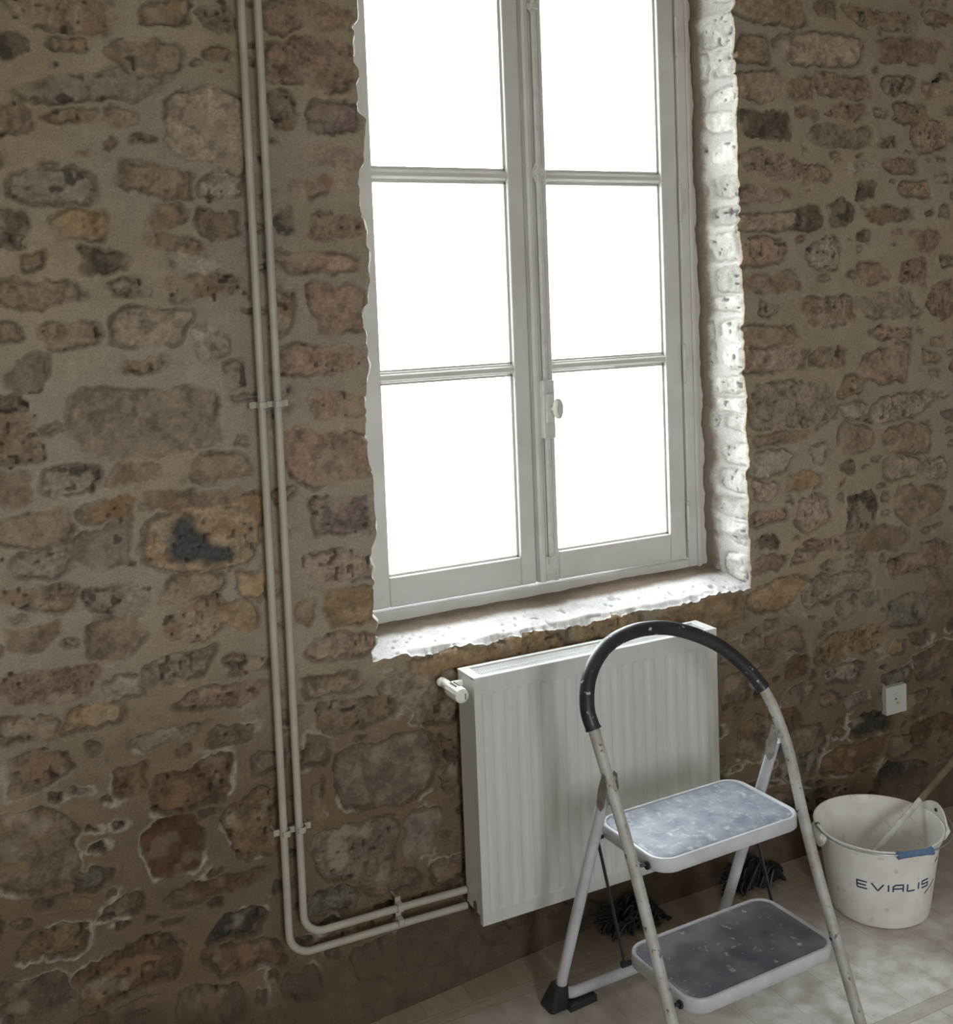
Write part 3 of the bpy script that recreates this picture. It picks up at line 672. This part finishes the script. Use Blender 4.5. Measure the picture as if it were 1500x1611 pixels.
# pressed front panel
gx = np.arange(RX0, RX1+1e-6, .0028); gz = np.unique(np.concatenate([np.arange(RZB, RZB+.06, .004), np.arange(RZB+.06, RZT-.06, .02), np.arange(RZT-.06, RZT+1e-6, .004)]))
GX, GZ = np.meshgrid(gx, gz)
ph = ((GX-RX0-.020) % .0333)/.0333
rib = np.clip((np.abs(ph-.5)-.22)/.12, 0, 1)            # 0 on the flat of a rib, 1 in the valley between ribs
zed = np.minimum(GZ-(RZB+.030), (RZT-.038)-GZ)
mask = sstep(0, .008, zed - .010*np.abs(ph-.5)*0) * (GX > RX0+.020)*(GX < RX1-.020)
GY = RYF + .0024*rib*mask - .0008*np.exp(-((np.abs(zed))/.003)**2)
n_ = GX.size; r_, c_ = GX.shape
bm = bmesh.new(); vv = [[bm.verts.new((GX[i, j], GY[i, j], GZ[i, j])) for j in range(c_)] for i in range(r_)]
for i in range(r_-1):
    for j in range(c_-1): bm.faces.new((vv[i][j], vv[i][j+1], vv[i+1][j+1], vv[i+1][j]))
# wrap the sheet back round its four edges
per = [vv[0][j] for j in range(c_)]+[vv[i][-1] for i in range(1, r_)]+[vv[-1][j] for j in range(c_-2, -1, -1)]+[vv[i][0] for i in range(r_-2, 0, -1)]
bk_ = [bm.verts.new((v.co.x, RYF+.014, v.co.z)) for v in per]
for i in range(len(per)): bm.faces.new((per[i], per[(i+1) % len(per)], bk_[(i+1) % len(per)], bk_[i]))
obj('front_panel', bm, M_RAD, rad, auto=50)
for sgn, xs_ in ((-1, RX0+.003), (1, RX1-.003)):
    bm = bmesh.new(); t = .0015
    z0, z1 = RZB+.018, RZT-.003; y0, y1 = RYF+.013, -.034
    P = [(y0, z0), (y0, z1), (y1, z1), (y1, z0+.03), (y1-.004, z0+.012), (y1-.014, z0)]
    prism(bm, [(xs_-t, y, z) for y, z in P], (2*t, 0, 0))
    sp_ = obj('side_panel', bm, M_RAD, rad, bevel=.0008)
    if sgn < 0:
        bm = bmesh.new(); tube(bm, [(xs_-.0035, -.083, .192), (xs_+.010, -.083, .192)], .0095, 20, flat=1.5, upv=(0, 1, 0))
        obj('plug_hole', bm, M_RADD, sp_)
bm = bmesh.new()
box(bm, RX0+.002, RX1-.002, -.046, -.034, RZB+.02, RZT-.006); obj('back_panel', bm, M_RAD, rad, bevel=.002)
bm = bmesh.new()       # top cover: rim and recessed slatted grille
zt = RZT
box(bm, RX0, RX1, RYF+.001, RYF+.016, zt-.004, zt+.001); box(bm, RX0, RX1, -.048, -.034, zt-.004, zt+.001)
box(bm, RX0, RX0+.026, RYF+.016, -.048, zt-.004, zt+.001); box(bm, RX1-.026, RX1, RYF+.016, -.048, zt-.004, zt+.001)
tc_ = obj('top_cover', bm, M_RAD, rad, bevel=.001)
bm = bmesh.new(); x = RX0+.028
while x < RX1-.028:
    box(bm, x, x+.0030, RYF+.016, -.048, zt-.008, zt-.002); x += .0052
box(bm, RX0+.026, RX1-.026, -.0835, -.0795, zt-.008, zt-.0015)
obj('grille', bm, M_RAD, tc_, smooth=False)
bm = bmesh.new(); x = RX0+.03                          # zig-zag convector fins inside
while x < RX1-.03:
    box(bm, x, x+.001, RYF+.016, -.047, RZB+.03, zt-.014); x += .0125
obj('convector_fins', bm, M_RAD, rad, smooth=False)
for bx in (RX0+.13, RX1-.13):
    bm = bmesh.new(); box(bm, bx-.015, bx+.015, -.034, -.006, .25, .68); obj('wall_bracket', bm, M_RAD, rad, bevel=.002)
# thermostatic valve at the top left corner
M_VALVE = noise_mat('white_valve_plastic', (.80, .79, .74), (.70, .68, .61), 30, .4)
M_GREY = mat('valve_grey_metal', (.30, .29, .28), .35, .8)
bm = bmesh.new(); vx, vz = 1.066, .728
cyl(bm, (vx, -.030, vz+.002), (vx, -.062, vz), .0115, 16); cyl(bm, (vx, -.012, vz+.003), (vx, -.032, vz+.002), .0085, 14)
tube(bm, [(vx, -.052, vz), (vx+.012, -.054, vz+.004), (vx+.034, -.056, vz+.004)], .0085, 14)
vb = obj('valve_body', bm, M_VALVE, rad)
bm = bmesh.new(); prof = [(-.060, .013), (-.066, .0175), (-.118, .0185), (-.126, .0165), (-.129, .011)]
rings = []
for y, r in prof:
    ring = []
    for k in range(48):
        a = 2*PI*k/48; rr = r*(1-.07*(.5+.5*math.cos(12*a))*(1 if -.12 < y < -.063 else 0))
        ring.append((vx+rr*math.cos(a), y, vz+rr*math.sin(a)))
    rings.append(ring)
loft(bm, rings); vh = obj('thermostat_head', bm, M_VALVE, vb, auto=25)
for b_ in ((vx-.006, vx-.003, -.108, -.075, vz+.0155, vz+.0190), (vx+.002, vx+.005, -.108, -.075, vz+.0155, vz+.0190), (vx+.006, vx+.008, -.1305, -.127, vz-.009, vz+.006)):
    bm = bmesh.new(); box(bm, *b_); obj('scale_mark', bm, M_RADD, vb, smooth=False)
bm = bmesh.new(); ellipsoid(bm, (vx-.004, -.022, vz+.004), .013, .012, .011); obj('pipe_elbow', bm, M_VALVE, vb)

# ------------------------------------------------------------------ wall socket
M_SOCK = mat('socket_plastic', (.50, .49, .46), .4); M_DARK = mat('dark_hole', (.02, .02, .02), .8)
so = empty('wall_socket', (2.574, -.004, .385), 'square white power socket on the stone wall above the bucket', 'socket')
bm = bmesh.new(); box(bm, 2.532, 2.617, -.016, .006, .342, .428); pl = obj('cover_plate', bm, M_SOCK, so, bevel=.003, seg=3)
bm = bmesh.new()
rings = []
for y, r in ((-.0155, .0225), (-.0175, .0225), (-.0175, .0200), (-.0166, .0195)):
    rings.append([(2.574+r*math.cos(2*PI*k/32), y, .385+r*math.sin(2*PI*k/32)) for k in range(32)])
loft(bm, rings, close0=False); obj('socket_well', bm, M_SOCK, so)
bm = bmesh.new(); cyl(bm, (2.570, -.0172, .389), (2.570, -.0155, .389), .0030, 14); obj('contact_hole', bm, M_DARK, so)
bm = bmesh.new(); cyl(bm, (2.574, -.024, .377), (2.574, -.015, .377), .0024, 12); obj('earth_pin', bm, mat('pin_grey', (.35, .34, .30), .4), so)

# ------------------------------------------------------------------ folding step stool (its own frame: x width, y towards the wall, z up)
M_STEEL = noise_mat('greyish_white_enamelled_steel', (.52, .53, .55), (.44, .44, .44), 14, .36, c3=(.16, .13, .10), s3=70, lo3=.70, hi3=.76, spec=.5)
M_LEGP = noise_mat('chipped_enamel_front_leg', (.44, .43, .41), (.33, .30, .26), 22, .45, c3=(.14, .11, .08), s3=85, lo3=.61, hi3=.68, spec=.4)
M_GRIP = noise_mat('black_foam_grip_with_paint', (.011, .011, .013), (.022, .022, .024), 14, .42, c3=(.50, .48, .43), s3=50, lo3=.63, hi3=.68, bump=.15, bscale=100, spec=.5, detail=3)
M_RUB = mat('black_rubber', (.022, .021, .020), .55)
M_BLK = mat('black_painted_rod', (.015, .016, .020), .4)
M_BRK = noise_mat('dull_hinge_metal', (.20, .18, .15), (.32, .30, .27), 40, .5, metal=.3)
M_MATU = noise_mat('dusty_step_mat', (.13, .145, .19), (.29, .305, .35), 24, .50, lo=.30, hi=.66, c3=(.50, .51, .53), s3=60, lo3=.55, hi3=.78, bump=.25, bscale=220, bdist=.001, spec=.5)
M_MATL = noise_mat('worn_step_mat', (.105, .115, .150), (.23, .235, .245), 16, .30, lo=.36, hi=.68, c3=(.60, .58, .54), s3=55, lo3=.61, hi3=.72, bump=.25, bscale=220, bdist=.001, spec=.5)
lad = empty('step_stool', (1.4647, -.6049, 0), 'folding two-step metal stool with arched black foam handle, in front of the radiator', 'step stool', rz=.0321)
fd = lambda z: -.150+.42*z
L_ = [(-.229, .012), (-.229, .20), (-.229, .43), (-.232, .53), (-.238, .62), (-.242, .68)]
ARC = [(-.2455, .728), (-.2490, .762), (-.2400, .797), (-.2230, .828), (-.1940, .857), (-.1580, .878), (-.1140, .890), (-.0610, .894), (.002, .887),
       (.061, .868), (.114, .842), (.152, .815), (.184, .783), (.209, .752), (.226, .722)]
R__ = [(.240, .68), (.2475, .62), (.2460, .56), (.237, .47), (.231, .38), (.229, .28), (.229, .15), (.229, .012)]
path = spline([(w, fd(z), z) for w, z in L_+ARC+R__], 6)
bm = bmesh.new(); tube(bm, path, .0125, 18); obj('front_frame', bm, M_LEGP, lad, local=True)
gp = spline([(w, fd(z), z) for w, z in ARC], 8)
bm = bmesh.new()
tube(bm, gp, .0162, 22, rfun=lambda t: 1.0 if .012 < t < .988 else 1.08); obj('foam_grip', bm, M_GRIP, lad, local=True)
rd = lambda z: .362-.385*z
rp_ = [(-.238, rd(.605), .605), (-.238, rd(.3), .3), (-.238, rd(.085), .085)]
for k in range(1, 8):
    a = k/8*PI/2; rr = .045
    rp_.append((-.238+rr*(1-math.cos(a)), rd(.085)+(.345-rd(.085))*math.sin(a), .030+(.085-.030)*(1-math.sin(a))))
half = rp_+[(-.19, .345, .030)]
full = half+[(0, .345, .030)]+[(-x, y, z) for x, y, z in half[::-1]]
bm = bmesh.new(); tube(bm, full, .0128, 16, upv=(1, 0, 0)); obj('rear_frame', bm, M_STEEL, lad, local=True)
for s in (-1, 1):
    bm = bmesh.new()     # rubber corner shoe under the rear frame
    loops = []
    for z, ax_, ay in ((0, .024, .026), (.004, .026, .028), (.03, .023, .024), (.066, .0175, .0185), (.070, .0165, .0175)):
        cy = rd(z)+.002; cx = s*(.240)
        loops.append([(cx+p[0], cy+p[1], z) for p in rrect(-ax_, ax_, -ay, ay, .010, 4)])
    loft(bm, loops)
    sole = [(s*.222, .322, 0), (s*.145, .326, 0), (s*.145, .358, 0), (s*.222, .368, 0)]
    prism(bm, sole, (0, 0, .0165))
    obj('rear_foot', bm, M_RUB, lad, local=True, bevel=.0015)
    bm = bmesh.new(); tube(bm, [(s*.229, fd(0), 0), (s*.229, fd(.02), .02), (s*.229, fd(.055), .055)], .0165, 18, rfun=lambda t: 1.12-.12*t)
    obj('front_foot', bm, M_RUB, lad, local=True)
    # folded hinge bracket between front and rear frame
    bm = bmesh.new()
    pr = [(.108, .645), (.120, .648), (.138, .605), (.146, .568), (.130, .560), (.117, .575), (.104, .618)]
    prism(bm, [(s*.2205, y, z) for y, z in pr], (s*.0020, 0, 0)); prism(bm, [(s*.2500, y, z) for y, z in pr], (s*.0020, 0, 0))
    prism(bm, [(s*.2205, .138, .605), (s*.2205, .146, .568), (s*.2205, .148, .568), (s*.2205, .140, .607)], (s*.0295, 0, 0))
    obj('hinge_bracket', bm, M_BRK, lad, local=True, bevel=.0006)
    for y, z in ((.114, .632), (.134, .578)):
        bm = bmesh.new(); cyl(bm, (s*.218, y, z), (s*.2535, y, z), .0042, 12); obj('hinge_rivet', bm, M_BRK, lad, local=True)

def tray(d0, d1, z, m_mat, name_mat, lab):
    r = .046; t = []
    def lp(i, zz): return [(p[0], p[1], zz) for p in rrect(-.1995+i, .1995-i, d0+i, d1-i, r-i, 8)]
    bm = bmesh.new()
    loft(bm, [lp(.010, z-.029), lp(.0025, z-.030), lp(.0, z-.028), lp(0, z-.004), lp(.0012, z-.0012), lp(.0035, z), lp(.0080, z-.0004), lp(.0095, z-.004), lp(.012, z-.0045)])
    st = obj('step', bm, M_STEEL, lad, local=True, auto=60)
    bm = bmesh.new(); loft(bm, [lp(.0112, z-.005), lp(.0112, z-.0022), lp(.0130, z-.0012)])
    mt = obj('anti_slip_mat', bm, m_mat, st, local=True, auto=60); mt['label'] = lab
    return st
su = tray(-.002, .234, .4913, M_MATU, 'mat', 'grey mat whitened with dust')
sl = tray(-.0965, .1385, .2454, M_MATL, 'mat', 'dark mat speckled with paint')
for st, d, z in ((su, .040, .470), (sl, -.056, .226)):
    for s in (-1, 1):
        bm = bmesh.new(); cyl(bm, (s*.192, d, z), (s*.222, fd(z)+.004, z), .0040, 14); cyl(bm, (s*.1995, d, z), (s*.2045, d, z), .0085, 16)
        obj('pivot_bolt', bm, M_BLK, st, local=True)
for s in (-1, 1):
    bm = bmesh.new()
    a = (s*.212, .205, .462); b_ = (s*.210, .118, .222)
    tube(bm, [a, b_], .0055, 10, flat=.5, upv=(0, 1, 0)); 
    cyl(bm, (s*.197, a[1], a[2]), (s*.226, a[1], a[2]), .0045, 10); cyl(bm, (s*.197, b_[1], b_[2]), (s*.218, b_[1], b_[2]), .0075, 12)
    ellipsoid(bm, (s*.216, a[1], a[2]+.004), .006, .009, .011)
    obj('linkage_rod', bm, M_BLK, lad, local=True)

# ------------------------------------------------------------------ bucket
M_BUCK = noise_mat('stained_white_plastic', (.82, .79, .75), (.68, .635, .575), 11, .38, lo=.42, hi=.68, c3=(.42, .35, .27), s3=34, lo3=.60, hi3=.80, spec=.45)
M_INK = mat('navy_print', (.035, .035, .10), .5); M_BLUE = noise_mat('dusty_blue_plastic', (.075, .15, .26), (.13, .21, .31), 30, .45)
M_WIRE = mat('dull_steel_wire', (.38, .38, .38), .4, .8)
BX, BY = 2.181, -.311; BH = .222
bk = empty('bucket', (BX, BY, 0), 'stained white plastic builder bucket with blue-gripped wire handle, right of the stool', 'bucket')
prof = [(.0, .0015), (.112, .0015), (.120, .0), (.1245, .003), (.1275, .012), (.1420, .120), (.1540, .200), (.1550, .204), (.1600, .206), (.1600, .211), (.1620, .214), (.1650, .219), (.1655, .2225), (.1640, .2245), (.1610, .2235), (.1580, .215), (.1515, .190), (.1385, .115), (.1245, .014), (.118, .006), (.0, .006)]
bm = bmesh.new(); NB = 96; R0 = []
for r, z in prof:
    if r == 0: R0.append([bm.verts.new((0, 0, z))])
    else: R0.append([bm.verts.new((r*math.cos(2*PI*k/NB), r*math.sin(2*PI*k/NB), z)) for k in range(NB)])
for a, b_ in zip(R0, R0[1:]):
    for k in range(NB):
        k2 = (k+1) % NB
        if len(a) == 1: bm.faces.new((a[0], b_[k], b_[k2]))
        elif len(b_) == 1: bm.faces.new((a[k], b_[0], a[k2]))
        else: bm.faces.new((a[k], a[k2], b_[k2], b_[k]))
body = obj('body', bm, M_BUCK, bk, local=True, auto=35)
def rad_at(z): return .1275+(z-.012)*(.1420-.1275)/.108 if z < .12 else .1420+(z-.12)*(.012/.08)
def ribbon(bm, pts, wd):
    """stroke of constant width on the bucket side; pts are (azimuth deg, z)"""
    P = []
    for i in range(len(pts)-1):
        for k in range(6):
            t = k/6; P.append((pts[i][0]*(1-t)+pts[i+1][0]*t, pts[i][1]*(1-t)+pts[i+1][1]*t))
    P.append(pts[-1]); R = .143; ring = []
    for i, (a, z) in enumerate(P):
        a0, z0 = P[max(0, i-1)]; a1, z1 = P[min(len(P)-1, i+1)]
        dx = math.radians(a1-a0)*R; dz = z1-z0; l = math.hypot(dx, dz) or 1; nx, nz = -dz/l*wd/2, dx/l*wd/2
        row = []
        for s in (-1, 1):
            aa = math.radians(a)+s*nx/R; zz = z+s*nz; r = rad_at(zz)
            row.append((aa, zz, r))
        ring.append(row)
    def pt(q, o): return bm.verts.new(((q[2]+o)*math.cos(q[0]), (q[2]+o)*math.sin(q[0]), q[1]))
    prev = None
    for row in ring:
        cur = [pt(row[0], .0006), pt(row[1], .0006), pt(row[1], -.001), pt(row[0], -.001)]
        if prev:
            for j in range(4): bm.faces.new((prev[j], prev[(j+1) % 4], cur[(j+1) % 4], cur[j]))
        else: bm.faces.new(cur)
        prev = cur
    bm.faces.new(prev[::-1])
A0 = -158.0; CW, CG = 10.2, 4.6; zb_, zt_ = .1085, .1275; zm = (zb_+zt_)/2; wd = .0039
def G(strokes, i, w_=CW):
    bm = bmesh.new()
    for s in strokes: ribbon(bm, [(A[0]*w_+i, zb_+A[1]*(zt_-zb_)) for A in s], wd)
    return bm
letters = [('letter', [[(1, 0), (0, 0), (0, 1), (1, 1)], [(0, .5), (.9, .5)]], CW), ('letter', [[(0, 1), (.5, 0), (1, 1)]], CW*1.15), ('letter', [[(0, 0), (0, 1)]], .01),
           ('letter', [[(0, 0), (0, .75), (.25, 1), (1, 1), (1, 0)], [(0, .45), (1, .45)]], CW), ('letter', [[(0, 1), (0, 0), (1, 0)]], CW*.85),
           ('letter', [[(0, 0), (0, 1)]], .01), ('letter', [[(1, 1), (0, 1), (0, .5), (1, .5), (1, 0), (0, 0)]], CW*.9)]
az = A0
for _, st, wdt in letters:
    bm = bmesh.new()
    for s in st: ribbon(bm, [(az+p[0]*wdt, zb_+p[1]*(zt_-zb_)) for p in s], wd)
    obj('printed_letter', bm, M_INK, body, local=True, smooth=False)
    az += wdt+CG
for pts_, w_ in (([(-84, .088), (-66, .112)], .003), ([(-70, .163), (-64, .170)], .005)):
    bm = bmesh.new(); ribbon(bm, pts_, w_); obj('printed_stroke', bm, M_INK, body, local=True, smooth=False)
# two ears with holes, and the wire handle lying down on the near side
for azd, sz in ((-17.0, 1.0), (162.0, .55)):
    bm = bmesh.new(); rows = []
    for k in range(-6, 7):
        a = math.radians(azd+k*3.9*sz); u = abs(k)/6
        topz = .2245+(.036-.034*u**2.0)*sz-.004; botz = .160+.034*u**2+(1-sz)*.04
        rows.append([(.1665*math.cos(a), .1665*math.sin(a), botz), (.1700*math.cos(a), .1700*math.sin(a), topz),
                     (.1730*math.cos(a), .1730*math.sin(a), topz-.001), (.1800*math.cos(a), .1800*math.sin(a), .212), (.1700*math.cos(a), .1700*math.sin(a), botz)])
    loft(bm, rows); ear = obj('handle_ear', bm, M_BUCK, bk, local=True, auto=50)
    bm = bmesh.new(); a = math.radians(azd); cyl(bm, (.166*math.cos(a), .166*math.sin(a), .237), (.1755*math.cos(a), .1755*math.sin(a), .236), .0045, 14)
    obj('ear_hole', bm, M_DARK, ear, local=True)
wp = []
for k in range(0, 37):
    t = k/36; a = math.radians(-14-184*t); s = math.sin(PI*t)
    wp.append(((.176+.012*math.sin(2*PI*t if t < .5 else 2*PI*(1-t))*1.0-.004*s)*math.cos(a), (.176+.012*math.sin(2*PI*t if t < .5 else 2*PI*(1-t))-.004*s)*math.sin(a), .237-.014*s))
bm = bmesh.new(); tube(bm, wp, .0022, 8); wire = obj('wire_handle', bm, M_WIRE, bk, local=True)
gi = [p for k, p in enumerate(wp) if 15 <= k <= 21]
bm = bmesh.new(); tube(bm, gi, .0078, 14, rfun=lambda t: 1.35 if t < .02 or t > .98 else 1.0); obj('plastic_grip', bm, M_BLUE, wire, local=True)
# something stirred in it: a stick smeared with filler
M_STK = noise_mat('bare_wood_stick', (.12, .085, .055), (.19, .145, .10), 18, .6, stretch=(1, 1, .2)); M_FILL = noise_mat('dried_white_filler', (.62, .60, .56), (.48, .44, .38), 40, .7, bump=.4, bscale=90)
T = Vector((2.333, -0.311, 0.243)); Pm = Vector((2.1856, -0.3189, 0.165)); Lw = Pm+(Pm-T)*.45; dr = (T-Lw).normalized()
stx = empty('stirring_stick', tuple(Lw), 'wooden stick smeared with white filler, leaning in the bucket', 'stick')
bm = bmesh.new(); tube(bm, [T+dr*.005, T+dr*.10, T+dr*.30], .0125, 14, flat=.75, rfun=lambda t: .75+.25*t); obj('wooden_handle', bm, M_STK, stx)
bm = bmesh.new(); tube(bm, [Lw, Lw+dr*.05, (T+Lw)/2, T-dr*.01, T+dr*.03], .0085, 14, flat=.7, rfun=lambda t: 1.15-.1*math.sin(9*t)); obj('filler_coating', bm, M_FILL, stx)

# ------------------------------------------------------------------ dark tangles of unidentified strands at the foot of the wall
M_TANGLE = mat('black_strand', (.010, .010, .010), .55)
def tangle(cx, cy, wid, seed, label):
    rg = random.Random(seed); bm = bmesh.new()
    for k in range(46):
        x = rg.uniform(-wid, wid); pts = []
        ang = rg.uniform(0, 2*PI); l = rg.uniform(.05, .11)
        p = Vector((cx+x*.6, cy+rg.uniform(-.025, .03), .008))
        for j in range(6):
            zz = .008+.080*math.sin(PI*j/5)*rg.uniform(.45, 1.0)*(1-.55*abs(x)/wid)
            pts.append((p.x+math.cos(ang)*l*(j/5-.5)*1.4, p.y+math.sin(ang)*.025*(j/5-.5), zz)); ang += rg.uniform(-.3, .3)
        tube(bm, spline(pts, 4), .0042, 6)
    for k in range(5):
        a = PI+rg.uniform(-.5, .5); p = Vector((cx-wid*.5, cy, .03))
        tube(bm, [p, p+Vector((math.cos(a)*.03, -.006*k, .015+.012*k)), p+Vector((math.cos(a)*wid*.75, -.008*k, .02+.016*k))], .004, 8)
    o = obj('dark_tangle', bm, M_TANGLE); tag(o, label, 'cables', None); return o  # strands unidentified, the cables category is only a guess
tangle(1.560, -.080, .10, 3, 'dark tangle of strands on the floor under the right end of the radiator')
tangle(1.955, -.085, .10, 8, 'dark tangle of strands on the floor between radiator and bucket')
bm = bmesh.new(); cyl(bm, (2.7746, -.016, 2.250), (2.7746, .004, 2.250), .0042, 10); cyl(bm, (2.7746, -.018, 2.250), (2.7746, -.015, 2.250), .008, 12)
tag(obj('nail', bm, M_BLK), 'small dark nail in the stone wall, high up near the right edge', 'nail')
